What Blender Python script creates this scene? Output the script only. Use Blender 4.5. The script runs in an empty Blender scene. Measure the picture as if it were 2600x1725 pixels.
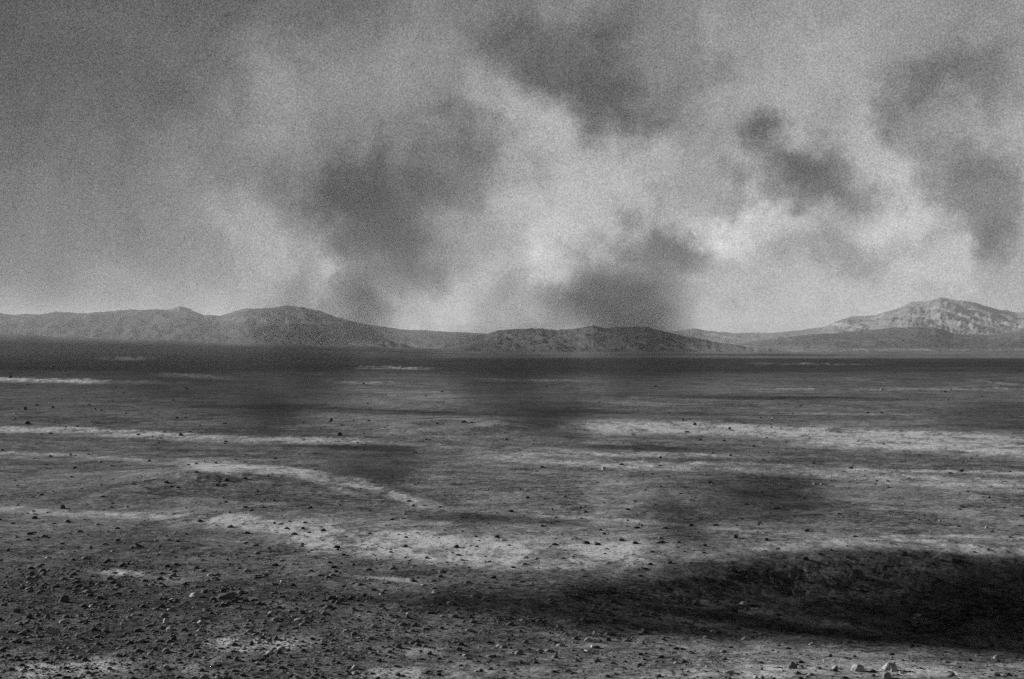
import bpy, bmesh, math, random
import numpy as np
from mathutils import Vector, Matrix, noise as mnoise

random.seed(7); rng = np.random.default_rng(7)
scene = bpy.context.scene
col = scene.collection
R = math.radians

# ------------------------------------------------------------------ camera
CAM_H = 2.5
F = 3572.0                 # focal length in pixels of the 2600 px wide frame
CX, HY = 1300.0, 896.5     # column straight ahead, row of the true horizon
cd = bpy.data.cameras.new("camera"); cam = bpy.data.objects.new("camera", cd); col.objects.link(cam)
cd.sensor_width = 36.0; cd.lens = 36.0 * F / 2600.0
cd.clip_start = 0.1; cd.clip_end = 60000
cam.location = (0, 0, CAM_H)
cam.rotation_euler = (R(90) + math.atan((HY - 862.5) / F), 0, 0)
scene.camera = cam

# ------------------------------------------------------------------ light
SUN_EL, SUN_AZ = R(18), R(-62)        # low, to the left and a little ahead
sdir = Vector((math.sin(SUN_AZ) * math.cos(SUN_EL), math.cos(SUN_AZ) * math.cos(SUN_EL), math.sin(SUN_EL)))
ld = bpy.data.lights.new("sun", 'SUN'); ld.energy = 5.0; ld.angle = R(0.55); ld.color = (1, 1, 1)
sun = bpy.data.objects.new("sun", ld); col.objects.link(sun)
sun.rotation_euler = sdir.to_track_quat('Z', 'Y').to_euler(); sun.location = sdir * 50

scene.view_settings.view_transform = 'Standard'
scene.view_settings.look = 'None'
scene.view_settings.gamma = 1.0
scene.view_settings.exposure = 0.85
scene.cycles.use_denoising = False
scene.cycles.max_bounces = 5
scene.cycles.diffuse_bounces = 2
scene.cycles.volume_bounces = 0
scene.cycles.volume_step_rate = 1.0
scene.cycles.volume_max_steps = 64
scene.cycles.pixel_filter_type = 'BLACKMAN_HARRIS'
scene.cycles.filter_width = 1.5

def V(x, y):                          # helper: (x, y) noted on a 2364 px wide print
    return x * 1.0998, y * 1.0998

# ------------------------------------------------------------------ world: sky with thin broken cloud
world = bpy.data.worlds.new("World"); scene.world = world; world.use_nodes = True
nt = world.node_tree; nt.nodes.clear()
N = nt.nodes.new; Lk = nt.links.new
def math_node(nt, op, a=None, b=None, c=None, clamp=False):
    n = nt.nodes.new('ShaderNodeMath'); n.operation = op; n.use_clamp = clamp
    for i, v in enumerate((a, b, c)):
        if v is None: continue
        if isinstance(v, (int, float)): n.inputs[i].default_value = v
        else: nt.links.new(v, n.inputs[i])
    return n.outputs[0]
M = lambda op, a=None, b=None, c=None, clamp=False: math_node(nt, op, a, b, c, clamp)
out = N('ShaderNodeOutputWorld'); bg = N('ShaderNodeBackground'); bg.inputs['Strength'].default_value = 0.10
Lk(bg.outputs[0], out.inputs[0])
sky = N('ShaderNodeTexSky'); sky.sky_type = 'NISHITA'; sky.sun_disc = False
sky.sun_elevation = SUN_EL; sky.sun_rotation = SUN_AZ; sky.dust_density = 1.0
bw = N('ShaderNodeRGBToBW'); Lk(sky.outputs[0], bw.inputs[0])
tc = N('ShaderNodeTexCoord'); sep = N('ShaderNodeSeparateXYZ'); Lk(tc.outputs['Generated'], sep.inputs[0])
az = M('ARCTAN2', sep.outputs[0], sep.outputs[1]); el = M('ARCSINE', sep.outputs[2])
# broad and fine warps of the direction
def noise3(scale, detail, rough, vec=None, dist=0.0):
    n = N('ShaderNodeTexNoise'); n.inputs['Scale'].default_value = scale; n.inputs['Detail'].default_value = detail
    n.inputs['Roughness'].default_value = rough; n.inputs['Distortion'].default_value = dist
    Lk(vec or tc.outputs['Generated'], n.inputs['Vector']); return n
w1 = noise3(17, 6, 0.62)
sw = N('ShaderNodeSeparateXYZ'); Lk(w1.outputs['Color'], sw.inputs[0])
def warp(src, n): return M('ADD', src, M('MULTIPLY', M('SUBTRACT', n, 0.5), 0.125))
comb = N('ShaderNodeCombineXYZ'); Lk(warp(az, sw.outputs[0]), comb.inputs[0]); Lk(warp(el, sw.outputs[1]), comb.inputs[1])
# (x, y, rx, ry, rotation deg, change of tone) noted on the print
CLOUDS = [
 (120,20,900,460,0,-.11),(0,520,600,560,0,-.045),(1000,-60,1500,230,0,-.04),(850,430,120,120,0,-.07),(60,600,420,300,0,-.035),(2450,40,420,260,0,-.05),(1330,190,290,170,-25,-.15),(1440,60,140,110,0,-.06),(1570,170,110,160,0,-.08),(1150,70,160,110,0,-.04),
 (1450,260,260,100,-20,-.05),(880,460,210,240,0,-.145),(1060,390,190,140,15,-.08),(870,600,200,190,0,-.10),
 (700,430,240,150,0,-.04),(830,720,90,120,0,-.08),(1775,355,120,105,-30,-.08),(1850,420,240,165,-30,-.165),
 (1480,545,130,90,0,-.12),(1400,690,230,130,10,-.13),(1480,640,140,110,0,-.06),(1570,590,100,80,0,-.09),(1620,735,220,80,0,-.05),
 (2220,225,200,110,0,-.10),(2140,300,110,110,0,-.04),(2300,345,150,60,0,.05),(2230,470,150,200,0,-.11),(2290,600,90,140,-10,-.10),(2330,390,100,120,0,-.05),
 (1950,615,170,80,0,-.07),(350,230,160,160,0,-.03),(60,640,150,130,0,-.05),(400,600,180,120,0,-.04),(1000,560,160,120,0,-.03),
 (1730,535,210,90,0,.13),(1620,500,170,80,0,.07),(1360,410,280,220,0,.10),(1230,550,220,190,0,.08),(2040,430,170,210,0,.10),
 (2000,540,240,100,0,.06),(1270,600,110,80,0,.08),(570,560,140,150,0,.08),(760,640,90,120,0,.13),(460,720,120,50,0,.04),
 (990,665,170,60,0,.08),(1190,270,150,150,0,.07),(870,110,200,150,0,.03),(1800,200,380,260,0,.035),(1850,680,620,120,0,.07),
 (1120,640,160,60,0,.04),(600,250,120,160,0,.04),(2200,640,200,70,0,.06),(360,640,150,110,0,.04),(1700,420,160,120,0,.05),
]
acc = None
for (x, y, rx, ry, rot, amp) in CLOUDS:
    X, Y = V(x, y)
    mp = N('ShaderNodeMapping'); mp.vector_type = 'TEXTURE'
    mp.inputs['Location'].default_value = (math.atan((X - CX) / F), math.atan((HY - Y) / F), 0)
    mp.inputs['Rotation'].default_value = (0, 0, R(rot)); mp.inputs['Scale'].default_value = (rx * 1.1 / F, ry * 1.1 / F, 1)
    Lk(comb.outputs[0], mp.inputs['Vector'])
    ln = N('ShaderNodeVectorMath'); ln.operation = 'LENGTH'; Lk(mp.outputs[0], ln.inputs[0])
    mr = N('ShaderNodeMapRange'); mr.interpolation_type = 'SMOOTHERSTEP'
    mr.inputs['From Min'].default_value = 1.15; mr.inputs['From Max'].default_value = 0.0
    mr.inputs['To Min'].default_value = 0.0; mr.inputs['To Max'].default_value = amp * (1.45 if amp < 0 else 1.45)
    Lk(ln.outputs['Value'], mr.inputs['Value'])
    acc = mr.outputs[0] if acc is None else M('ADD', acc, mr.outputs[0])
n_mid = noise3(13, 8, 0.66, None, 0.6); n_broad = noise3(4.0, 4, 0.55); n_fine = noise3(900, 2, 0.8)
tone = M('ADD', acc, M('ADD', M('MULTIPLY', az, 0.20), 0.525))
tone = M('ADD', tone, M('MULTIPLY', M('SUBTRACT', n_mid.outputs['Fac'], 0.5), 0.26))
tone = M('ADD', tone, M('MULTIPLY', M('SUBTRACT', n_broad.outputs['Fac'], 0.5), 0.10))
tone = M('ADD', tone, M('MULTIPLY', M('SUBTRACT', n_fine.outputs['Fac'], 0.5), 0.60))
tone = M('POWER', M('MAXIMUM', tone, 0.05), 2.2)
# cloud thins out high overhead, leaving the darker clear sky
high = N('ShaderNodeMapRange'); high.inputs['From Min'].default_value = 0.235; high.inputs['From Max'].default_value = 0.33
high.inputs['To Min'].default_value = 1.0; high.inputs['To Max'].default_value = 0.0; high.interpolation_type = 'SMOOTHSTEP'
Lk(el, high.inputs['Value'])
cloudlum = M('MULTIPLY', tone, 5.55)
clear = M('MULTIPLY', bw.outputs[0], 0.03)
mix = N('ShaderNodeMix'); mix.data_type = 'FLOAT'
Lk(high.outputs[0], mix.inputs[0]); Lk(clear, mix.inputs[2]); Lk(cloudlum, mix.inputs[3])
Lk(mix.outputs[0], bg.inputs['Color'])

# ------------------------------------------------------------------ numpy noise
_p = np.random.default_rng(3).permutation(256); _p = np.concatenate([_p, _p, _p]).astype(np.int64)
_g = np.stack([np.cos(np.arange(256) / 256 * 2 * np.pi), np.sin(np.arange(256) / 256 * 2 * np.pi)], 1)
def perlin(x, y):
    xi = np.floor(x).astype(np.int64); yi = np.floor(y).astype(np.int64); xf = x - xi; yf = y - yi
    xi &= 255; yi &= 255
    u = xf * xf * xf * (xf * (xf * 6 - 15) + 10); v = yf * yf * yf * (yf * (yf * 6 - 15) + 10)
    def gr(a, b, dx, dy):
        g = _g[_p[_p[a] + b] & 255]; return g[..., 0] * dx + g[..., 1] * dy
    x1 = (xi + 1) & 255; y1 = (yi + 1) & 255
    n00 = gr(xi, yi, xf, yf); n10 = gr(x1, yi, xf - 1, yf); n01 = gr(xi, y1, xf, yf - 1); n11 = gr(x1, y1, xf - 1, yf - 1)
    return (n00 * (1 - u) + n10 * u) * (1 - v) + (n01 * (1 - u) + n11 * u) * v * 1.0
def fbm(x, y, oct=5, gain=0.5, ridged=False):
    s = 0; a = 1.0; t = 0; c, sn = 0.8, 0.6
    for i in range(oct):
        n = perlin(x + 17.3 * i, y - 9.1 * i)
        if ridged: n = 0.5 - np.abs(n) * 2
        s = s + a * n; t += a; a *= gain
        x, y = (x * c - y * sn) * 2.03, (x * sn + y * c) * 2.03
    return s / t * 1.6
def sstep(a, b, v):
    t = np.clip((v - a) / (b - a), 0, 1); return t * t * (3 - 2 * t)

# ------------------------------------------------------------------ terrain height
BX = np.array([-30, -1.8, -0.6, 0.5, 1.6, 2.4, 3.3, 4.6, 6.2, 9, 14, 30.])
BY = np.array([12.9, 13.1, 13.9, 14.7, 15.9, 16.8, 17.5, 17.8, 17.8, 17.9, 17.9, 18.])     # crest of the bank
BD = np.array([0, 0, .07, .13, .20, .28, .38, .46, .5, .5, .5, .5])                 # its drop
def height(x, y):
    r = np.hypot(x, y)
    z = fbm(x / 70, y / 70, 4) * 0.6 * sstep(40, 260, r)
    z = z + fbm(x / 14, y / 14 + 5, 3) * 0.10 * sstep(6, 30, r) * (1 - 0.5 * sstep(200, 600, r))
    z = z + fbm(x / 2.6, y / 2.6, 3) * 0.016
    z = z + fbm(x / 0.45, y / 0.45, 4, 0.5) * 0.014 * (1 - 0.7 * sstep(30, 120, r))
    # bank, lower right
    cy = np.interp(x, BX, BY); dp = np.interp(x, BX, BD)
    t = cy + 0.22 * fbm(x / 1.7, y / 4, 3) - y         # distance this side of the crest
    w = 0.6 + dp * 3.2
    drop = (.6 * sstep(-0.45 + .5 * dp, .88, t / w) + .4 * sstep(-.1, 1.8, t / w)) * dp
    back = sstep(w * 1.5, w * 1.5 + 4.2, t)
    z = z - drop * (1 - 0.85 * back)
    rid = fbm(x / .8 + y * .3, y / 0.7, 5, .65, True)
    z = z + rid * 0.10 * dp * sstep(0.0, .3, t / w) * (1 - back)
    # low swell with a broken ledge, middle left
    dx, dy = x + 6.0, y - 27.5
    b = np.exp(-(dx * dx / 2.6 + dy * dy / 5.0)); z = z + 0.16 * b
    led = sstep(0.0, 0.12, dy + 0.35 * dx + 1.2 + 0.3 * fbm(x * 2, y * 2, 2)) * np.exp(-((dx) ** 2 / .8 + (dy + 1) ** 2 / 2)); z = z + 0.06 * led
    # small raised rim, centre
    dx, dy = x + 1.9, y - 47.5; q = np.hypot(dx / 1.6, dy / 3.2); z = z + 0.13 * np.exp(-((q - 1) / .4) ** 2)
    # far plain climbs gently on the left
    return z + far_rise(x, y)
RX = np.array([-900, 0, 300, 700, 870, 1000, 1100, 2400, 4000.]) * 1.0998
RY = np.array([768, 771, 783, 795, 800, 806, 812, 813, 813.]) * 1.0998
def far_rise(x, y):
    yy = np.maximum(y, 1e-3); px = CX + F * x / yy
    want = (HY - np.interp(px, RX, RY)) / F * 1250 + CAM_H        # height wanted at 1250 m
    z = want * np.clip((y - 420) / 830, 0, 1) ** 1.6
    return np.where(y > 0, np.minimum(z, want + 40), 0)

def project(x, y, z):
    yy = np.maximum(y, 1e-3); return CX + F * x / yy, HY - F * (z - CAM_H) / yy

# sandy streaks: polyline on the print, half width, strength
STREAKS = [
 ([(-60,876),(240,882)],4,.75),([(240,882),(420,884)],3,.2),([(370,866),(440,868),(530,873)],4,.35),([(250,829),(350,828)],2,.3),([(830,850),(1000,852)],2,.4),
 ([(760,882),(910,886)],3,.35),([(1100,877),(1330,880)],2.5,.25),
 ([(-60,993),(180,993),(380,1005),(600,1015),(870,1020)],6,.75),([(200,1003),(560,1021),(860,1026)],4,.45),([(850,1022),(1150,1038)],4,.2),
 ([(-40,1045),(180,1052),(400,1070),(560,1078)],3,.35),
 ([(440,1073),(510,1083),(575,1096)],10,1.1),([(480,1074),(700,1095),(850,1120),(980,1165)],10,.85),([(700,1103),(830,1145)],5,.5),
 ([(560,1108),(700,1118)],4,.25),
 ([(-40,1172),(60,1178),(170,1185),(300,1190),(420,1198)],7,.5),([(380,1195),(560,1206),(700,1225),(860,1245)],16,.7),
 ([(640,1225),(860,1250),(1100,1275),(1300,1280),(1480,1283)],29,.88),([(1000,1290),(1230,1305)],12,.5),([(1300,1270),(1480,1300),(1560,1320)],14,.6),([(1400,1330),(1620,1322)],10,.4),
 ([(1300,986),(1600,989),(1900,1003),(2150,1012),(2450,1022)],13,.85),([(1850,1006),(2150,1022),(2450,1035)],20,.8),
 ([(1100,1050),(1400,1050),(1700,1053)],4,.5),([(1130,1056),(1400,1076),(1700,1085),(2000,1105),(2450,1140)],6,.55),
 ([(1400,1068),(1700,1072),(2000,1086),(2450,1096)],3,.45),([(2000,1098),(2363,1112)],5,.6),([(2050,1115),(2420,1125)],5,.5),([(1700,1085),(2100,1092)],4,.4),
 ([(1200,1190),(1500,1205),(1700,1225),(2000,1240),(2450,1240)],3,.4),([(1800,1222),(1900,1224)],4,.35),
 ([(1700,1265),(1950,1259),(2180,1268),(2450,1278)],9,.75),([(1930,1242),(2180,1252)],4,.5),
 ([(210,1318),(330,1325)],6,.7),([(385,1337),(425,1337)],5,.7),([(800,1330),(1000,1345)],4,.35),([(640,1392),(700,1398)],6,.5),
 ([(480,1485),(640,1492),(720,1480)],14,.55),([(30,1560),(150,1545),(290,1540)],22,.75),([(850,1562),(1000,1550),(1100,1562)],14,.8),
 ([(880,1500),(1010,1502)],10,.5),([(1080,1540),(1250,1555)],12,.5),([(380,1540),(520,1556)],10,.4),([(1300,1560),(1700,1550)],8,.3),
 ([(1680,1535),(1900,1545)],9,.45),([(1700,1548),(1800,1562)],12,.6),([(2080,1500),(2450,1480)],18,.35),([(2120,1548),(2250,1555)],9,.5),([(1500,1430),(2100,1445)],12,.2),
 ([(1860,1500),(2000,1512)],6,.3),([(1300,956),(2100,957)],1.3,.35),([(1700,900),(2450,899)],2,.25),([(1750,840),(2000,842)],1.5,.2),([(2270,880),(2350,890)],2.5,.4),
]
def sand_mask(px, py, x, y, r):
    # ragged edges: world-space noise pushes the outline about
    k = np.zeros_like(px)
    n1 = fbm(x * 1.1, y * 0.55, 7, 0.78); n2 = fbm(x * 0.12 + 40, y * 0.05, 6, 0.75)
    n15 = fbm(x * 0.42 + 9, y * 0.13, 6, 0.78)
    a1, a2 = sstep(38, 70, r), sstep(110, 240, r)
    nn = n1 * (1 - a1) + n15 * a1 * (1 - a2) + n2 * a2
    qy = py + nn * 9
    fib = fbm(x * 5, y * 2.2, 5, .8) * (1 - a1) + fbm(x * 1.6 + 3, y * .45, 5, .8) * a1 * (1 - a2) + fbm(x * .4, y * .08, 5, .8) * a2
    fib = np.clip(.95 + 2.0 * fib, .3, 1.5)
    for pts, hw, s in STREAKS:
        P = [V(*p) for p in pts]; hw = hw * 1.0998
        y0 = min(p[1] for p in P) - hw * 3.2 - 12; y1 = max(p[1] for p in P) + hw * 3.2 + 12
        x0 = P[0][0]; x1 = P[-1][0]
        sel = (py > y0) & (py < y1) & (px > x0 - 40) & (px < x1 + 40)
        if not sel.any(): continue
        xx = px[sel]; yc = np.interp(xx, [p[0] for p in P], [p[1] for p in P])
        e = np.clip((xx - x0 + 40) / 90, 0, 1) * np.clip((x1 + 40 - xx) / 90, 0, 1)
        d = np.abs(qy[sel] - yc) / hw
        m = s * e * (1 - sstep(0.45, 1.7, d)) * np.clip(0.9 + nn[sel] * 3.0, .1, 1.6)
        k[sel] = np.maximum(k[sel], m)
    return np.clip(k * fib, 0, 1.1)

# ------------------------------------------------------------------ mesh helpers
def grid_object(name, P, shape, attrs, mat, wrap=False, kind='structure', label=None):
    nr, nc = shape
    me = bpy.data.meshes.new(name)
    i = np.arange(nr - 1)[:, None] * nc; j = np.arange(nc if wrap else nc - 1)[None, :]; j2 = (j + 1) % nc
    q = np.stack([i + j, i + j2, i + nc + j2, i + nc + j], -1).reshape(-1, 4)
    me.vertices.add(len(P)); me.vertices.foreach_set('co', P.astype(np.float32).ravel())
    me.loops.add(q.size); me.loops.foreach_set('vertex_index', q.ravel().astype(np.int32))
    me.polygons.add(len(q)); me.polygons.foreach_set('loop_start', np.arange(0, q.size, 4, dtype=np.int32))
    me.polygons.foreach_set('loop_total', np.full(len(q), 4, dtype=np.int32))
    me.update(calc_edges=True)
    me.shade_smooth()
    for k, v in attrs.items():
        a = me.attributes.new(k, 'FLOAT', 'POINT'); a.data.foreach_set('value', v.astype(np.float32).ravel())
    me.materials.append(mat)
    o = bpy.data.objects.new(name, me); col.objects.link(o)
    o['kind'] = kind
    if label: o['label'] = label
    return o

def grey(v): return (v, v, v, 1)
def ground_material(name, dark, light, bumps, rough=0.95, spots=True):
    m = bpy.data.materials.new(name); m.use_nodes = True; t = m.node_tree
    b = t.nodes['Principled BSDF']; b.inputs['Roughness'].default_value = rough; b.inputs['Specular IOR Level'].default_value = 0.0
    at = t.nodes.new('ShaderNodeAttribute'); at.attribute_name = 'sand'
    ab = t.nodes.new('ShaderNodeAttribute'); ab.attribute_name = 'base'
    mm = lambda *a, **k: math_node(t, *a, **k)
    tc = t.nodes.new('ShaderNodeTexCoord')
    def nz(scale, det, ro):
        n = t.nodes.new('ShaderNodeTexNoise'); n.inputs['Scale'].default_value = scale; n.inputs['Detail'].default_value = det
        n.inputs['Roughness'].default_value = ro; t.links.new(tc.outputs['Object'], n.inputs['Vector']); return n.outputs['Fac']
    fine = nz(bumps[0], 6, 0.75); mid = nz(bumps[1], 5, 0.65)
    # sand lies in the pores of the gravel
    s = mm('ADD', at.outputs['Fac'], mm('MULTIPLY', mm('SUBTRACT', fine, 0.5), mm('MULTIPLY', at.outputs['Fac'], 1.6)))
    s = mm('ADD', s, 0.0, clamp=True)
    base = mm('MULTIPLY', ab.outputs['Fac'], mm('ADD', 1.0, mm('ADD', mm('MULTIPLY', mm('SUBTRACT', fine, 0.5), 1.1), mm('MULTIPLY', mm('SUBTRACT', mid, 0.5), 0.8))))
    speck = None
    for sc_, am_ in bumps[3]:
        vo = t.nodes.new('ShaderNodeTexVoronoi'); vo.inputs['Scale'].default_value = sc_; t.links.new(tc.outputs['Object'], vo.inputs['Vector'])
        sp_ = t.nodes.new('ShaderNodeSeparateColor'); t.links.new(vo.outputs['Color'], sp_.inputs[0])
        q = mm('MULTIPLY', mm('SUBTRACT', mm('POWER', sp_.outputs[0], 1.6), .38), am_)
        speck = q if speck is None else mm('ADD', speck, q)
    base = mm('MULTIPLY', base, mm('MAXIMUM', mm('ADD', speck, 1.0), .15))
    s = mm('ADD', s, mm('MULTIPLY', speck, mm('MULTIPLY', at.outputs['Fac'], .45)), clamp=True)
    mx = t.nodes.new('ShaderNodeMix'); mx.data_type = 'FLOAT'
    t.links.new(s, mx.inputs[0]); t.links.new(base, mx.inputs[2]); mx.inputs[3].default_value = light
    t.links.new(mx.outputs[0], b.inputs['Base Color'])
    bp = t.nodes.new('ShaderNodeBump'); bp.inputs['Strength'].default_value = 0.55; bp.inputs['Distance'].default_value = bumps[2]
    t.links.new(mm('ADD', fine, mm('MULTIPLY', speck, .35)), bp.inputs['Height']); t.links.new(bp.outputs[0], b.inputs['Normal'])
    return m

# ------------------------------------------------------------------ ground: one sheet from underfoot to the horizon
gmat = ground_material("gravel_and_sand", .1, .44, (9.0, 1.3, 0.03, [(42, .75), (16, .75), (5, .5), (1.3, .5), (.3, .4)]))
rows = [0.3, 1, 2, 3, 4.5, 6, 7.5]
pyr = np.arange(1785, HY + 6, -1.9); rows += list(CAM_H * F / (pyr - HY))
last = rows[-1]; rows += list(last * (12000 / last) ** (np.linspace(0, 1, 70)[1:]))
rows = np.array(rows)
fa = np.arange(-23.5, 23.5, 0.038); ca = np.concatenate([np.linspace(23.5, 60, 40), np.linspace(64, 296, 60), np.linspace(300, 336.5, 40)[:-1]])
A = np.radians(np.concatenate([fa, ca])); nr, nc = len(rows), len(A)
RR, AA = np.meshgrid(rows, A, indexing='ij')
x = (RR * np.sin(AA)).ravel(); y = (RR * np.cos(AA)).ravel(); r = RR.ravel()
z = height(x, y); px, py = project(x, y, z)
front = y > 5
sand = np.where(front, sand_mask(px, py, x, y, r), 0)
sand = sand + np.where(front, 0, 0.25 * np.clip(fbm(x * .4, y * .4, 5) * 2, 0, 1))
# underlying albedo of the gravel
ln = fbm(x * .05, y * 0.02, 5, .6)
base = 0.125 + 0.075 * fbm(x * .8, y * .4, 7, .8) * (1 - .5 * sstep(30, 90, y)) + 0.030 * ln
base = base * (1 - 0.25 * sstep(70, 170, y)) * (1 - .28 * (1 - sstep(200, 1100, px)) * sstep(24, 60, y))
dark_edge = np.interp(px, RX, RY + np.interp(RX, [0, 1000, 1100, 9000], [4, 4, 4, 15]))
fan = sstep(560, 640, y) * np.where(px > 1050, 1, 0) * sstep(1050, 1200, px)
fan = np.maximum(fan, sstep(1150, 1215, y) * (1 - sstep(1000, 1150, px)))
base = base * (1 - 0.50 * sstep(120, 230, y + 40 * fbm(x / 60, y / 200, 3))) * (1 + .35 * sstep(100, 200, y) * fbm(x / 150, y / 60, 5, .6))
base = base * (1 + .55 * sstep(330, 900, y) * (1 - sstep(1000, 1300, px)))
base = base + fan * (0.085 + 0.13 * fbm(x / 260, y / 28, 5, .7))
# dark coarse gravel, near left, and dark streaks
g1 = np.exp(-(((px - 250) / 700) ** 2 + ((py - 1540) / 150) ** 2)); base = base * (1 - 0.30 * g1)
base = base * (1 - 0.08 * sstep(0.1, .5, fbm(x * .9 + 9, y * .35, 4)) )
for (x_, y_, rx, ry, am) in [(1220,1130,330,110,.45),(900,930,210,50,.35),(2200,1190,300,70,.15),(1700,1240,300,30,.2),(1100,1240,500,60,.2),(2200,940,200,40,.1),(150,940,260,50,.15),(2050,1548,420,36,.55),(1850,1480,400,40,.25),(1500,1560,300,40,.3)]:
    X_, Y_ = V(x_, y_); base = base * (1 + am * np.exp(-(((px - X_) / rx / 1.1) ** 2 + ((py - Y_) / ry / 1.1) ** 2)))  # broad lighter patches: uneven light on the plain put into the base colour
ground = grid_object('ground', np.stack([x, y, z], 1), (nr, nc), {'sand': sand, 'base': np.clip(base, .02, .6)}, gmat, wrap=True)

# ------------------------------------------------------------------ hills
hmat = ground_material("hill_rock", .1, .30, (0.03, 0.008, 9.0, [(.05, .12), (.015, .25)]))
LAYERS = [
 # distance of crest, depth of foot, profile on the print, roughness, albedo, spurs
 (5200, 2000, [(-900,742),(-300,730),(0,722),(30,725),(60,723),(90,725),(130,719),(200,722),(240,719),(290,714),(330,714),(360,712),(400,716),(430,716),(470,727),(510,728),(545,717),(570,712),(600,711),(660,705),(700,708),(740,717),(800,737),(870,752),(940,760),(1050,765),(1200,772),(1500,800),(1700,825)], .012, .125, .8),
 (5600, 1500, [(300,740),(380,716),(415,706),(440,714),(480,730),(560,750),(600,800)], .01, .20, 1.),
 (6500, 2300, [(1000,780),(1480,772),(1560,764),(1600,758),(1630,764),(1700,768),(1780,768),(1850,762),(1900,755),(1930,741),(1960,731),(2010,729),(2060,715),(2100,700),(2140,697),(2170,688),(2200,692),(2260,701),(2310,715),(2350,723),(2363,720),(2450,712),(2600,735),(3200,745)], .010, .27, 1.2),
 (4000, 1500, [(1500,830),(1600,805),(1700,792),(1850,772),(1950,766),(2050,756),(2120,752),(2160,755),(2200,768),(2280,772),(2363,757),(2500,752),(2800,765),(3200,775)], .012, .125, .8),
 (2700, 1000, [(900,830),(1020,792),(1080,775),(1120,768),(1150,760),(1200,757),(1250,755),(1290,760),(1330,755),(1370,747),(1400,755),(1440,751),(1490,752),(1520,759),(1560,768),(1640,785),(1750,800),(1850,812),(1950,830)], .03, .19, 1.1),
 (2100, 450, [(740,825),(800,800),(830,788),(860,782),(900,783),(930,789),(960,800),(1010,801),(1050,808),(1100,825)], .02, .21, 1.4),
 (2000, 380, [(1080,830),(1200,803),(1250,790),(1285,786),(1320,797),(1400,815),(1450,830)], .02, .23, 1.4),
]
hr = np.concatenate([np.linspace(1260, 3000, 190), np.linspace(3020, 8600, 210)])
ha = np.radians(np.concatenate([np.arange(-34, -23, .12), np.arange(-23, 23, 0.045), np.arange(23, 34, .12)]))
RR, AA = np.meshgrid(hr, ha, indexing='ij'); x = (RR * np.sin(AA)).ravel(); y = (RR * np.cos(AA)).ravel()
px = CX + F * x / y
Z = far_rise(x, y) - 6.0; alb = .13 + .09 * fbm(x / 500, y / 60, 5, .7)
for (D, W, prof, ro, al, sp) in LAYERS:
    P = [V(*p) for p in prof]
    jag = fbm(px / 55 + D, px * 0, 6, .7) * ro * 700
    crest = (HY - np.interp(px, [p[0] for p in P], [p[1] for p in P]) + jag * .25) / F * D + CAM_H
    d = (D - y) / W
    wob = 0.16 * fbm(x / (W * .35), y / (W * .9), 4, .5)
    t = np.clip(1 - np.abs(d + 0) * (1 + wob), 0, 1)
    S = np.where(d > 0, t ** 1.35, sstep(0, 1, t))
    gul = fbm(x / (W * .10) + y / (W * .45) * .8, y / (W * .35), 5, .58, True)
    gul = gul + .55 * fbm(x / (W * .035) + y / (W * .2), y / (W * .11), 4, .6, True)
    zz = crest * S + gul * crest * 0.15 * sp * np.minimum(1, .25 * (d > 0) + 4 * t * (1 - t)) - 3.0
    zz = np.where((crest < 0) | (t <= 0), -50, zz)
    up = zz > Z; tone_n = al * .36 * (1 + .30 * gul + .22 * fbm(x / 90 + y / 300, y / 160, 5, .65)); alb = np.where(up, tone_n, alb); Z = np.maximum(Z, zz)
hpx, hpy = project(x, y, Z)
# pale weathered patches and dark ledges
pat = fbm(x / 420, y / 900 + 3, 6, .62)
hs = 0.55 * sstep(.05, .45, pat)
mtn = np.exp(-(((hpx - 2420) / 260) ** 2 + ((hpy - 810) / 42) ** 2)); hs = hs * (.25 + .9 * mtn) + .16 * mtn
strip = np.exp(-(((hpx - 760) / 160) ** 2 + ((hpy - 818 - (hpx - 760) * .04) / 7) ** 2)); hs = hs + .32 * strip * (1 + pat)
for (cx_, cy_, sx_, sy_, am) in [(2125,823,18,2.2,.9),(2170,832,40,8,.35),(1930,885,170,10,.28),(930,873,60,6,.3),(1370,862,60,12,.2),(1560,902,300,5,.2),(2330,889,330,3.5,.32),(2150,903,480,3,.3),(2450,897,200,2,.3)]:
    hs = hs + am * np.exp(-(((hpx - cx_) / sx_) ** 2 + ((hpy - cy_) / sy_) ** 2))
hills = grid_object('hills', np.stack([x, y, Z], 1), RR.shape, {'sand': np.clip(hs, 0, 1), 'base': np.clip(alb, .02, .6)}, hmat)

# ------------------------------------------------------------------ rocks
def rock_material(name, v):
    m = bpy.data.materials.new(name); m.use_nodes = True; t = m.node_tree
    b = t.nodes['Principled BSDF']; b.inputs['Roughness'].default_value = .9; b.inputs['Specular IOR Level'].default_value = .15
    tc = t.nodes.new('ShaderNodeTexCoord'); oi = t.nodes.new('ShaderNodeObjectInfo')
    n = t.nodes.new('ShaderNodeTexNoise'); n.inputs['Scale'].default_value = 22; n.inputs['Detail'].default_value = 6; n.inputs['Roughness'].default_value = .7
    t.links.new(tc.outputs['Object'], n.inputs['Vector'])
    f = math_node(t, 'MULTIPLY', math_node(t, 'ADD', math_node(t, 'MULTIPLY', n.outputs['Fac'], 1.2), .4), v)
    f = math_node(t, 'MULTIPLY', f, math_node(t, 'ADD', math_node(t, 'MULTIPLY', oi.outputs['Random'], .5), .75))
    t.links.new(f, b.inputs['Base Color'])
    bp = t.nodes.new('ShaderNodeBump'); bp.inputs['Strength'].default_value = .5; bp.inputs['Distance'].default_value = .012
    t.links.new(n.outputs['Fac'], bp.inputs['Height']); t.links.new(bp.outputs[0], b.inputs['Normal'])
    return m
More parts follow.
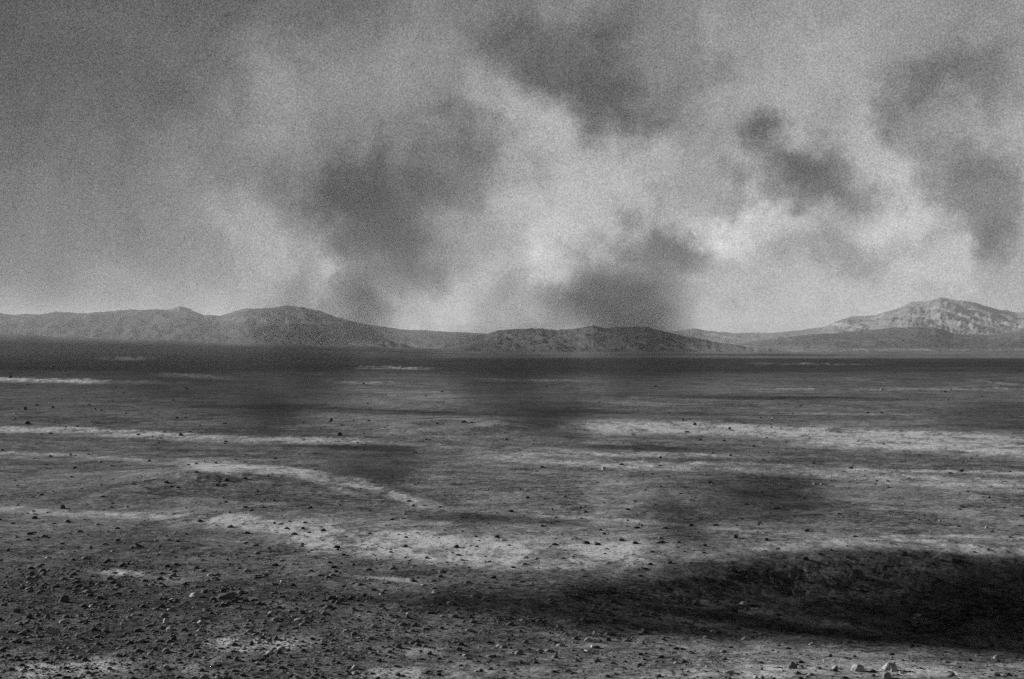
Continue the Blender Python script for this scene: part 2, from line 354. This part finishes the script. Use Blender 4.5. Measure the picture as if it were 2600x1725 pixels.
RM = {'d': rock_material('dark_rock', .055), 'g': rock_material('grey_rock', .10), 'l': rock_material('pale_rock', .25)}  # dark tone puts the shaded look of the traced rocks into base colour

def rock_bm(rnd, sx, sy, sz, npts=15, sub=2, rough=.07):
    bm = bmesh.new()
    ph0 = rnd.uniform(0, 6.28)
    for i in range(npts):                      # evenly spread, jittered corners: a full, blocky stone
        zz = 1 - 2 * (i + .5) / npts; rr_ = math.sqrt(1 - zz * zz); ph = ph0 + i * 2.39996
        v = Vector((rr_ * math.cos(ph), rr_ * math.sin(ph), zz)) + Vector((rnd.gauss(0, .2), rnd.gauss(0, .2), rnd.gauss(0, .14)))
        v = v.normalized() * rnd.uniform(.86, 1.06)
        v = Vector(tuple(math.copysign(abs(c_) ** .92, c_) for c_ in v))
        if v.z < -.25: v.z = -.25 - (abs(v.z) - .25) * .3
        bm.verts.new(v)
    h = bmesh.ops.convex_hull(bm, input=bm.verts)
    bmesh.ops.delete(bm, geom=list({e for e in h['geom_interior'] + h['geom_unused'] if isinstance(e, bmesh.types.BMVert) and e.is_valid}), context='VERTS')
    if sub:
        bmesh.ops.bevel(bm, geom=list(bm.edges), offset=.07, segments=1, affect='EDGES', clamp_overlap=True)
        bmesh.ops.triangulate(bm, faces=bm.faces)
        for _ in range(sub):
            bmesh.ops.subdivide_edges(bm, edges=[e for e in bm.edges if e.calc_length() > .28], cuts=1, use_grid_fill=True)
            bmesh.ops.triangulate(bm, faces=bm.faces)
        off = Vector((rnd.uniform(0, 90), rnd.uniform(0, 90), 0))
        for v in bm.verts:
            v.co *= 1 + rough * (mnoise.fractal(v.co * 1.8 + off, .7, 2.1, 5))
    ext = [max(abs(v.co[i]) for v in bm.verts) for i in range(2)] + [max(v.co.z for v in bm.verts)]
    for v in bm.verts: v.co = Vector((v.co.x * sx / ext[0], v.co.y * sy / ext[1], v.co.z * sz / ext[2]))
    bmesh.ops.recalc_face_normals(bm, faces=bm.faces)
    return bm

def ground_hit(X, Y):
    """first ground point seen along the ray through print pixel (X, Y)"""
    yy = np.concatenate([np.arange(8.5, 60, .02), np.geomspace(60, 1100, 6000)])
    xx = (X - CX) / F * yy; ray = CAM_H + (HY - Y) / F * yy
    hh = height(xx, yy); k = np.argmax(hh >= ray)
    if not (hh >= ray).any(): return None
    return xx[k], yy[k], hh[k]

CR = {1: (0, 700, 2.627), 2: (850, 700, 2.627), 3: (1700, 700, 2.627), 4: (0, 1100, 2.509), 5: (850, 1100, 2.509), 6: (1700, 1100, 2.509)}
# crop, x, y(base), width, height, tone, label
ROCKS = [
 (1,66,684,36,26,'d','low dark hump of rock beside the pale strip at the far left'),
 (1,167,897,26,26,'d','black upright stone on the far plain, leftmost of the far loose stones'),
 (1,240,868,50,12,'d',0),(1,350,883,28,14,'d',0),(1,590,866,25,12,'l',0),(1,668,904,34,18,'l','pale boulder on the far left plain with dark stones at its sides'),(1,636,894,18,12,'d',0),(1,730,880,20,9,'d',0),(1,750,842,25,9,'d',0),
 (1,180,991,62,24,'d','wide black hump of rock just above the long pale streak at left'),(1,1180,953,25,15,'d','left one of two neighbouring black stones on the open plain left of centre'),(1,1235,952,22,12,'d','right one of two neighbouring black stones on the open plain left of centre'),
 (1,1335,1002,15,10,'d',0),(1,1495,990,50,12,'d','flat dark slab on the plain above the pale streak'),(1,1770,982,25,10,'d',0),(1,2208,972,28,28,'d','tall black pointed stone standing above the stony patch left of centre'),(1,2265,1069,54,26,'d','large black rock at the right end of the long pale streak'),
 (1,1205,1069,42,20,'d','black rock lying in the middle of the long pale streak'),(1,515,1009,28,12,'d',0),(1,275,1059,30,8,'d',0),(1,335,1056,38,10,'d',0),(1,440,1012,15,8,'d',0),(1,1490,802,20,10,'l',0),(1,1050,755,18,9,'g',0),(1,1235,749,18,10,'g',0),(1,2280,1001,25,10,'d',0),(1,1090,1046,38,14,'l',0),(1,15,1168,22,10,'d',0),(1,1255,647,30,14,'d',0),  # the last one is a far shadow, built as a dark rock
 (2,860,982,48,18,'d','dark rock on the small raised rim near the centre'),(2,912,984,28,12,'d',0),(2,605,806,22,12,'l',0),(2,340,800,12,8,'d',0),(2,420,800,12,8,'d',0),(2,612,1098,22,14,'g',0),(2,632,1100,22,10,'d',0),(2,1145,1098,24,16,'d',0),(2,195,1165,44,12,'d',0),(2,1410,743,30,8,'d',0),(2,1625,890,18,9,'g',0),(2,2320,967,24,18,'d',0),(2,2345,1046,30,12,'d',0),(2,680,992,26,14,'g',0),(2,1580,752,16,12,'d',0),
 (3,730,861,16,12,'d',0),(3,770,855,12,10,'d',0),(3,555,850,12,9,'d',0),(3,725,923,20,9,'d',0),(3,822,922,22,9,'d',0),(3,1415,920,30,12,'d',0),(3,1765,921,28,12,'d',0),(3,1938,924,30,12,'d',0),(3,1415,764,26,12,'l','pale boulder on the far plain in front of the right mountain'),(3,90,969,24,18,'d',0),(3,135,963,16,10,'d',0),
 (3,168,997,34,20,'d','black rock at the upper edge of the broad pale band right of centre'),(3,400,1024,28,18,'d',0),(3,120,1047,34,12,'d',0),(3,608,953,18,12,'d',0),(3,683,964,20,12,'d',0),(3,205,1100,38,14,'d',0),(3,680,1018,20,14,'d',0),(3,588,1012,15,9,'d',0),(3,1720,898,18,9,'d',0),(3,1598,898,14,9,'d',0),(3,2265,930,18,8,'d',0),(3,1875,762,28,8,'l',0),
 (4,450,142,30,15,'l','bright white stone on the thin pale streak at left'),(4,480,143,20,8,'d',0),(4,322,150,30,12,'d',0),(4,565,139,25,9,'d',0),(4,15,110,25,10,'d',0),(4,1303,186,14,18,'l','small white upright stone above the bright sand wedge'),(4,1375,193,24,12,'d',0),(4,645,331,25,12,'l',0),(4,205,410,46,9,'d',0),
 (4,1440,306,56,20,'d','slanting dark ledge below the bright sand wedge'),(4,1385,336,36,18,'d',0),(4,1555,291,58,10,'d','thin dark ledge at the right tip of the bright sand wedge'),
 (4,398,481,48,30,'d','black dome-shaped boulder at left above the pale mottled streak'),(4,712,475,24,12,'d',0),(4,1440,443,28,14,'d',0),(4,930,401,15,8,'d',0),(4,1465,508,22,12,'d',0),(4,340,376,20,8,'d',0),(4,215,500,30,9,'d',0),(4,225,517,44,8,'d',0),(4,1750,578,25,16,'d',0),(4,1930,612,36,16,'d',0),(4,920,558,15,10,'d',0),(4,1123,635,20,14,'l',0),(4,1185,646,34,12,'d',0),(4,795,705,20,16,'d',0),
 (4,720,757,34,16,'l','pale flat stone alone on the smooth dark gravel at left'),(4,50,750,36,18,'d',0),(4,1100,763,34,16,'d',0),(4,1190,785,22,10,'d',0),(4,1560,706,32,12,'d',0),(4,1715,737,32,18,'d',0),(4,1450,812,30,20,'d',0),(4,823,838,30,20,'d',0),(4,275,988,30,16,'d',0),(4,575,960,34,18,'d',0),(4,437,992,54,16,'d',0),
 (4,410,1076,80,50,'d','largest black angular block in the left foreground'),(4,45,922,36,16,'d',0),(4,195,901,54,12,'d',0),(4,1245,1044,90,32,'l','pale flat-topped rock left of the long grey slab'),(4,1445,1057,140,44,'g','long flat grey slab in the left foreground'),
 (4,1523,1008,44,28,'d','black pointed rock just behind the long grey slab'),(4,2110,1061,90,26,'d','dark low slab with two pale chips on it, left of centre foreground'),(4,2148,1046,16,14,'l','small white chip at the right end of the dark low slab'),(4,1417,974,24,14,'d',0),(4,1560,965,34,12,'d',0),
 (4,1058,1212,42,44,'l','bright pale block with a long black shadow in the left foreground'),(4,780,1220,20,22,'l',0),(4,503,1311,46,40,'l','pale rounded rock below and left of the bright pale block'),(4,218,1240,20,18,'l',0),(4,100,1140,56,26,'d',0),(4,190,1182,56,26,'d',0),(4,300,1180,56,30,'d',0),(4,455,1175,38,22,'d',0),(4,250,1252,54,26,'d',0),
 (4,110,1332,96,28,'d','long low black rock near the lower left corner'),(4,1105,1318,60,22,'d',0),(4,1095,1295,36,14,'d',0),(4,948,1374,30,28,'l','pale round stone with a black stone touching its right side'),(4,985,1382,36,24,'d',0),(4,755,1420,36,22,'g',0),(4,795,1418,40,16,'d',0),(4,1865,1170,24,18,'l',0),(4,1900,1196,60,14,'l',0),(4,1950,1210,50,14,'d',0),(4,1560,1242,50,18,'l',0),(4,1592,1246,34,18,'d',0),(4,2050,1191,36,14,'d',0),(4,1425,1266,32,18,'d',0),(4,1230,1201,28,14,'d',0),(4,1280,1172,32,14,'d',0),
 (4,1560,1373,24,16,'l',0),(4,200,1442,66,18,'d',0),(4,120,1450,54,18,'d',0),(4,725,1472,46,14,'d',0),(4,700,1505,42,20,'d',0),(4,565,1530,46,18,'d',0),(4,930,1492,44,26,'d',0),(4,1375,1482,56,14,'d',0),(4,1780,1388,38,18,'d',0),(4,1850,1428,38,18,'d',0),(4,2240,1518,22,18,'l',0),(4,2218,1502,26,16,'d',0),(4,1830,1282,38,14,'d',0),(4,1440,1548,38,14,'d',0),(4,1700,1460,48,20,'d',0),
 (5,500,467,32,16,'d',0),(5,670,475,32,10,'d',0),(5,900,663,34,16,'d',0),(5,455,667,34,14,'d',0),(5,1385,487,24,12,'d',0),(5,1715,448,22,10,'d',0),(5,1465,408,34,16,'l','pale elongated stone on the smooth plain right of centre'),(5,1378,576,24,10,'d',0),(5,120,843,28,16,'d',0),(5,585,796,36,12,'d',0),(5,678,889,28,18,'l','pale stone below the mottled sand near the centre'),
 (5,465,1178,36,20,'d',0),(5,420,1108,32,14,'d',0),(5,345,1198,32,10,'d',0),(5,310,1066,28,12,'d',0),(5,340,1304,46,16,'d',0),(5,525,1332,46,30,'g','grey wedge-shaped rock with a black stone at its right, central foreground'),(5,562,1337,30,16,'d',0),(5,880,1318,30,12,'d',0),(5,455,1306,22,12,'d',0),(5,1130,1294,36,12,'d',0),(5,215,1377,54,16,'d',0),(5,1180,1396,42,14,'d',0),(5,1185,1411,34,10,'d',0),(5,1187,1468,38,22,'d','black rounded stone, lowest of three lying in a row in the central foreground'),
 (5,1310,1401,42,14,'d',0),(5,1015,1422,36,16,'d',0),(5,375,1378,22,12,'d',0),(5,1655,1284,30,30,'l','pale cube-like rock at the near edge of the dark hollow'),(5,1630,1328,84,30,'l','broad pale flat rock below the pale cube-like rock'),(5,1690,1328,30,16,'d',0),(5,1965,1343,28,16,'d',0),(5,2075,1377,32,14,'d',0),(5,1945,1414,54,18,'d',0),(5,1775,1429,36,14,'d',0),(5,1550,1454,46,14,'d',0),(5,1535,1483,36,12,'d',0),(5,1385,1449,36,12,'d',0),(5,930,1516,36,20,'d',0),(5,85,1502,28,16,'d',0),(5,110,1513,20,12,'l',0),(5,200,1536,26,12,'d',0),(5,865,1168,28,18,'d',0),
 (5,2235,1101,30,14,'d',0),(5,502,128,18,14,'g',0),(5,518,130,16,14,'d',0),(5,185,110,36,12,'d',0),(5,2075,160,28,16,'d',0),(5,1713,234,32,22,'l','pale squarish boulder on the thin pale streak right of centre'),(5,2210,162,14,10,'l',0),
 (6,683,488,54,32,'g','grey dome-shaped boulder alone on the plain above the dark bank'),(6,420,668,40,24,'d','dark wedge-shaped rock between the grey dome boulder and the dark bank'),(6,1495,780,62,28,'d','dark tent-shaped rock standing on the crest of the dark bank'),(6,1030,750,24,14,'d','small dark stone on the crest at the left part of the bank'),(6,1745,816,150,50,'l','long grey slab lying at the right part of the bank crest'),(6,808,796,20,12,'d',0),
 (6,925,327,32,14,'l','left one of two pale stones side by side on the right plain'),(6,970,328,26,12,'l','right one of two pale stones side by side on the right plain'),(6,1865,191,18,14,'d',0),(6,1900,376,34,10,'d',0),(6,2035,414,24,14,'d',0),(6,190,47,22,10,'d',0),(6,345,346,14,10,'d',0),(6,550,293,18,9,'d',0),(6,515,269,18,9,'d',0),(6,2018,606,24,16,'l','bright white stone near the right edge of the plain'),(6,1720,562,24,14,'l',0),(6,1320,308,26,14,'d',0),
 (6,1195,925,110,56,'d','big black boulder half sunk in the face of the dark bank'),(6,700,1128,36,20,'d','dark stone at the foot of the bank'),(6,160,1098,40,20,'d',0),(6,100,1098,32,12,'d',0),
 (6,785,1498,60,52,'g','grey round rock in the lower right foreground, left of the big pale rocks'),(6,838,1490,40,20,'d',0),(6,815,1536,64,22,'d',0),(6,950,1500,48,20,'d',0),(6,1200,1514,92,46,'l','pale smooth oval rock in the lower right foreground'),(6,1408,1508,108,52,'l','large pale grey rounded boulder right of the pale oval rock'),(6,1420,1516,30,24,'l','small pale stone against the front of the large grey boulder'),(6,1385,1572,64,44,'l','pale pointed rock at the bottom edge below the large grey boulder'),
 (6,585,1506,24,22,'d',0),(6,590,1566,34,18,'d',0),(6,375,1526,84,22,'l','flat pale rock at the lower edge right of centre'),(6,430,1538,20,12,'d',0),(6,1475,1530,40,18,'l',0),(6,550,1565,40,24,'l',0),(6,345,1456,20,10,'d',0),
]
NEARWORD = {}
placed = []
def make_rock(X, Y, w, h, tone, seed, dep=None):
    hit = ground_hit(X, Y)
    if hit is None: return None
    gx, gy, gz = hit
    rnd = random.Random(seed)
    W = w / F * gy; H = h / F * gy
    W = W * (.82 if tone == 'd' else .97)
    D = max(W * rnd.uniform(.7, 1.0), H * .8) if dep is None else dep
    bm = rock_bm(rnd, W / 2, D / 2, H * .86, 16, 2 if w > 9 else 1, .08)
    lo = .16 * H
    me = bpy.data.meshes.new('rock'); bm.to_mesh(me); bm.free(); me.materials.append(RM[tone])
    o = bpy.data.objects.new('rock', me); col.objects.link(o)
    o.location = (gx, gy + D * .3, float(height(np.array([gx]), np.array([gy + D * .3]))[0]) + H * .02)
    o.rotation_euler = (rnd.uniform(-.1, .1), rnd.uniform(-.12, .12), rnd.uniform(-.35, .35))
    return o
for i, (c, cx_, cy_, w, h, tone, lab) in enumerate(ROCKS):
    ox, oy, s = CR[c]
    X, Y = ox + cx_ / s, oy + cy_ / s; w /= s; h /= s
    if Y > 1722: Y = 1722
    o = make_rock(X, Y, w, h, tone, 100 + i)
    if o is None: continue
    placed.append((X, Y, w, h, tone, lab, o))
anchors = [p for p in placed if p[5]]
def shorten(l):
    for cut in (' in the ', ' on the ', ' at the ', ' with ', ' beside ', ' alone ', ' standing ', ' lying ', ' below ', ' above ', ' between ', ' near '):
        l = l.split(cut)[0]
    return l.split(',')[0]
shorts = [shorten(a[5]) for a in anchors]
used = {}
tonew = {'d': 'dark', 'g': 'grey', 'l': 'pale'}
for p in placed:
    X, Y, w, h, tone, lab, o = p
    o['category'] = 'rock'; o['group'] = 'rocks lying loose on the desert plain'
    if lab: o['label'] = lab; continue
    best = None
    for a, sh in zip(anchors, shorts):
        if shorts.count(sh) > 1 or len(sh.split()) < 3: sh = a[5]
        if len(sh.replace('-', ' ').split()) > 9: continue
        d = math.hypot(a[0] - X, (a[1] - Y) * 2.2)
        if best is None or d < best[0]: best = (d, a, sh)
    a, short = best[1], best[2]; dx, dy = X - a[0], (Y - a[1]) * 2.2
    rel = ('right of' if dx > 0 else 'left of') if abs(dx) > abs(dy) else ('in front of' if dy > 0 else 'behind')
    used.setdefault((a[6].name, tonew[tone], rel), []).append((math.hypot(dx, dy), w, h, short, o))
for (an, tn, rel), lst in used.items():
    lst.sort(key=lambda q: q[0])
    for k, (d, w, h, short, o) in enumerate(lst):
        form = 'flat' if h / w < .36 else ('blocky' if h / w > .62 else 'low')
        word = ['nearest', 'second nearest', 'third nearest', 'fourth nearest', 'fifth nearest', 'sixth nearest', 'seventh nearest', 'eighth nearest', 'ninth nearest', 'tenth nearest'][min(k, 9)]
        lab = f'{form} {tn} stone, {word} {rel} the {short}'
        o['label'] = lab if len(lab.replace('-', ' ').split()) <= 15 else f'{tn} stone, {word} {rel} the {short}'

# ------------------------------------------------------------------ small stones: a few dozen as things, the rest as gravel
def density(X, Y):
    d = np.zeros_like(X)
    left = 1 - sstep(900, 1500, X)
    d += 2.4 * sstep(1360, 1500, Y + 0 * X) * (1 - sstep(500, 1300, X))
    d += .7 * sstep(1500, 1580, Y - (X - 1300) * .06)
    d += .22 * sstep(1240, 1340, Y) * (1 - sstep(1700, 2000, X))
    d += .34
    d += .35 * np.exp(-(((X - 1950) / 600) ** 2 + ((Y - 1205) / 30) ** 2)) + .3 * np.exp(-(((X - 900) / 400) ** 2 + ((Y - 1085) / 25) ** 2)) + .35 * np.exp(-(((X - 550) / 200) ** 2 + ((Y - 1230) / 30) ** 2))
    return d * (.55 + .9 * np.clip(.5 + fbm(X / 90, Y / 30, 3) * 1.2, 0, 1.3))
def hit_many(X, Y):
    yy = CAM_H * F / (Y - HY)
    for _ in range(6):
        xx = (X - CX) / F * yy; yy = .4 * yy + .6 * np.clip((CAM_H - height(xx, yy)) * F / (Y - HY), 5, 600)
    return (X - CX) / F * yy, yy, yy < 420
n0 = 200000
X = rng.uniform(-250, 2850, n0); Y = 925 + (1790 - 925) * rng.uniform(0, 1, n0) ** .8
keep = rng.uniform(0, 3.4, n0) < density(X, Y); X, Y = X[keep], Y[keep]
gx, gy, ok = hit_many(X, Y); X, Y, gx, gy = X[ok], Y[ok], gx[ok], gy[ok]
gx = gx + rng.normal(0, .01, len(gx)); gy = gy + rng.uniform(0, .08, len(gy))
gz = height(gx, gy)
szp = 2.1 + 2.2 * rng.pareto(2.2, len(X)); szp = np.minimum(szp, 20) * (0.55 + .45 * sstep(1000, 1500, Y))
sz = szp / F * gy
big = np.argsort(-szp * ((X > 20) & (X < 2580) & (Y < 1720)))[:90]; isbig = np.zeros(len(X), bool); isbig[big] = True
zone = lambda X, Y: ('on the far plain' if Y < 1150 else 'in the middle distance') if Y < 1350 else ('among the dark gravel of the left foreground' if X < 900 else 'among the gravel of the central foreground' if X < 1750 else 'on the ground of the right foreground')
for k in big:
    rnd = random.Random(int(k) + 5000); s = sz[k]
    bm = rock_bm(rnd, s * .5, s * .45, s * rnd.uniform(.25, .5), 12, 1, .06)
    me = bpy.data.meshes.new('stone'); bm.to_mesh(me); bm.free(); tone = rnd.choice('dddddggl'); me.materials.append(RM[tone])
    o = bpy.data.objects.new('stone', me); col.objects.link(o); o.location = (gx[k], gy[k], gz[k] + s * .02); o.rotation_euler = (0, 0, rnd.uniform(0, 6))
    zn = zone(X[k], Y[k]); o['category'] = 'stone'; o['label'] = f'small {tonew[tone]} loose stone {zn}'; o['group'] = f'small {tonew[tone]} stones {zn}'
# gravel: many pebbles, one object
protos = []
for i in range(14):
    bm = rock_bm(random.Random(900 + i), .55, .5, .42, 11, 0); bmesh.ops.triangulate(bm, faces=bm.faces)
    bm.verts.ensure_lookup_table(); bm.verts.index_update()
    protos.append((np.array([v.co[:] for v in bm.verts]), np.array([[v.index for v in f.verts] for f in bm.faces]))); bm.free()
idx = np.where(~isbig)[0]
# extra fine grit right at the camera's feet
vs, fs, tn = [], [], []; base_i = 0
for k in idx:
    v, f = protos[int(rng.integers(14))]; a = rng.uniform(0, 6.283); c_, s_ = math.cos(a), math.sin(a)
    q = v * sz[k] * np.array([1, 1, rng.uniform(.4, .95)])
    q = np.stack([q[:, 0] * c_ - q[:, 1] * s_, q[:, 0] * s_ + q[:, 1] * c_, q[:, 2]], 1) + (gx[k], gy[k], gz[k])
    vs.append(q); fs.append(f + base_i); base_i += len(v)
    tn.append(np.full(len(v), rng.choice([.03, .045, .06, .09, .14, .25], p=[.26, .26, .22, .14, .08, .04])))
vs = np.concatenate(vs); fs = np.concatenate(fs); tn = np.concatenate(tn)
me = bpy.data.meshes.new('gravel'); me.vertices.add(len(vs)); me.vertices.foreach_set('co', vs.astype(np.float32).ravel())
me.loops.add(fs.size); me.loops.foreach_set('vertex_index', fs.ravel().astype(np.int32)); me.polygons.add(len(fs))
me.polygons.foreach_set('loop_start', np.arange(0, fs.size, 3, dtype=np.int32)); me.polygons.foreach_set('loop_total', np.full(len(fs), 3, dtype=np.int32))
me.update(calc_edges=True); a = me.attributes.new('tone', 'FLOAT', 'POINT'); a.data.foreach_set('value', tn.astype(np.float32))
gm = bpy.data.materials.new('gravel_stone'); gm.use_nodes = True; t = gm.node_tree; b = t.nodes['Principled BSDF']
b.inputs['Roughness'].default_value = .9; b.inputs['Specular IOR Level'].default_value = .12
at = t.nodes.new('ShaderNodeAttribute'); at.attribute_name = 'tone'; t.links.new(at.outputs['Fac'], b.inputs['Base Color'])
me.materials.append(gm)
gravel = bpy.data.objects.new('gravel', me); col.objects.link(gravel); gravel['kind'] = 'stuff'; gravel['label'] = 'loose dark gravel and pebbles strewn over the near ground'; gravel['category'] = 'gravel'

# ------------------------------------------------------------------ drifting smoke, low over the plain
def smoke_material(name, dens):
    m = bpy.data.materials.new(name); m.use_nodes = True; t = m.node_tree; t.nodes.clear()
    o = t.nodes.new('ShaderNodeOutputMaterial'); p = t.nodes.new('ShaderNodeVolumePrincipled')
    p.inputs['Color'].default_value = grey(.06); p.inputs['Anisotropy'].default_value = 0.0
    tc = t.nodes.new('ShaderNodeTexCoord'); oi = t.nodes.new('ShaderNodeObjectInfo')
    ln = t.nodes.new('ShaderNodeVectorMath'); ln.operation = 'LENGTH'
    n = t.nodes.new('ShaderNodeTexNoise'); n.noise_dimensions = '4D'; n.inputs['Scale'].default_value = 1.5; n.inputs['Detail'].default_value = 3; n.inputs['Roughness'].default_value = .55
    t.links.new(math_node(t, 'MULTIPLY', oi.outputs['Random'], 50), n.inputs['W']); t.links.new(tc.outputs['Object'], n.inputs['Vector'])
    t.links.new(tc.outputs['Object'], ln.inputs[0])
    rr = math_node(t, 'ADD', ln.outputs['Value'], math_node(t, 'MULTIPLY', math_node(t, 'SUBTRACT', n.outputs['Fac'], .5), 1.7))
    mr = t.nodes.new('ShaderNodeMapRange'); mr.interpolation_type = 'SMOOTHSTEP'
    mr.inputs['From Min'].default_value = 1.0; mr.inputs['From Max'].default_value = .0; mr.inputs['To Min'].default_value = 0; mr.inputs['To Max'].default_value = 1
    t.links.new(rr, mr.inputs['Value'])
    at = t.nodes.new('ShaderNodeAttribute'); at.attribute_type = 'OBJECT'; at.attribute_name = 'density'
    t.links.new(math_node(t, 'MULTIPLY', mr.outputs[0], at.outputs['Fac']), p.inputs['Density'])
    t.links.new(p.outputs[0], o.inputs['Volume'])
    return m
smat = smoke_material('dark_smoke', 1)
bm = bmesh.new(); bmesh.ops.create_icosphere(bm, subdivisions=3, radius=1.25); sme = bpy.data.meshes.new('smoke'); bm.to_mesh(sme); bm.free(); sme.materials.append(smat)
# x, y, rx, ry on the print, share of the way to the ground, optical depth, place in words
SMOKE = [
 (700,850,110,140,.8,.42,'dark thin smoke wisp drifting over the far plain left of centre'),
 (600,950,110,60,.8,.5,'dark smoke wisp hanging lower over the plain left of centre'),
 (400,880,170,60,.8,.3,'faint smoke wisp over the far plain at left'),
 (1170,860,120,120,.8,.45,'broad dark smoke wisp over the far plain at the centre'),
 (1260,960,100,50,.8,.5,'small dark smoke wisp at the left end of the broad pale band'),
 (1480,840,105,110,.8,.38,'flat dark smoke wisp under the central hills'),
 (860,1080,110,50,.8,.45,'dark smoke wisp above the pale streaks left of centre'),
 (1780,1140,150,60,.8,.42,'faint smoke wisp around the grey dome boulder'),
 (1570,1205,80,50,.85,.35,'dark smoke wisp at the right end of the mottled sand'),
 (1420,725,130,75,0,.42,'upright dark smoke wisp in front of the central hill crest'),
 (840,740,60,70,0,.35,'faint upright smoke wisp at the right foot of the rounded hill'),
 (2330,960,130,40,.8,.35,'faint smoke wisp over the far plain at the right edge'),
]
for (x_, y_, rx, ry, share, od, lab) in SMOKE:
    X_, Y_ = V(x_, y_); dist = 900 if share == 0 else share * CAM_H * F / (Y_ + ry * .55 - HY)
    o = bpy.data.objects.new('smoke', sme); col.objects.link(o)
    o.location = ((X_ - CX) / F * dist, dist, CAM_H + (HY - Y_) / F * dist)
    sx_, sz_ = rx * 1.85 / F * dist, ry * 1.9 / F * dist; sy_ = (sx_ + sz_) / 2
    o.scale = (sx_, sy_, sz_); o['density'] = od * 2.1 / (sy_ * 0.8)
    o['kind'] = 'stuff'; o['label'] = lab; o['category'] = 'smoke'
# unseen smoke added towards the sun, out of frame, to shade the bank
for (sx0, sy0, ax, ay, az_, od, up, lab) in [
 (8.0, 15.9, 5.0, 1.55, .36, 5.2, 38, 'dense dark smoke drifting beyond the left edge, shading the bank'),
 (4.8, 15.5, 2.8, 1.1, .3, 2.2, 36, 'smaller unseen smoke wisp added beside the dense one to shade the bank'),
 (1.8, 13.75, 3.2, .7, .16, 1.6, 34, 'thin unseen smoke tail added to draw the shade out leftwards'),
 (6.8, 13.2, 4.2, 1.4, .24, 1.1, 40, 'faint unseen smoke fringe added to soften the foot of the shade')]:
    o = bpy.data.objects.new('smoke', sme); col.objects.link(o)
    o.location = (sx0 + math.sin(SUN_AZ) * up, sy0 + math.cos(SUN_AZ) * up, -.3 + up * math.tan(SUN_EL))
    o.scale = (ax * 1.3, ay * 1.3, az_ * 1.3); chord = az_ / math.sin(SUN_EL) if az_ / math.sin(SUN_EL) < ay * 1.3 else ay * 1.3
    o['density'] = od / (chord * 1.0); o['kind'] = 'stuff'; o['label'] = lab; o['category'] = 'smoke'

# ------------------------------------------------------------------ haze
bm = bmesh.new(); bmesh.ops.create_cube(bm, size=1)
me = bpy.data.meshes.new('haze'); bm.to_mesh(me); bm.free()
hm = bpy.data.materials.new('haze'); hm.use_nodes = True; t = hm.node_tree; t.nodes.clear()
o_ = t.nodes.new('ShaderNodeOutputMaterial'); p = t.nodes.new('ShaderNodeVolumePrincipled'); p.inputs['Color'].default_value = grey(.9)
p.inputs['Density'].default_value = 4.5e-5; p.inputs['Anisotropy'].default_value = .2; t.links.new(p.outputs[0], o_.inputs['Volume'])
me.materials.append(hm)
haze = bpy.data.objects.new('haze', me); col.objects.link(haze); haze['kind'] = 'stuff'; haze['label'] = 'thin pale haze over the desert plain'; haze['category'] = 'haze'
haze.scale = (25000, 25000, 60 + 300); haze.location = (0, 0, (300 - 60) / 2)
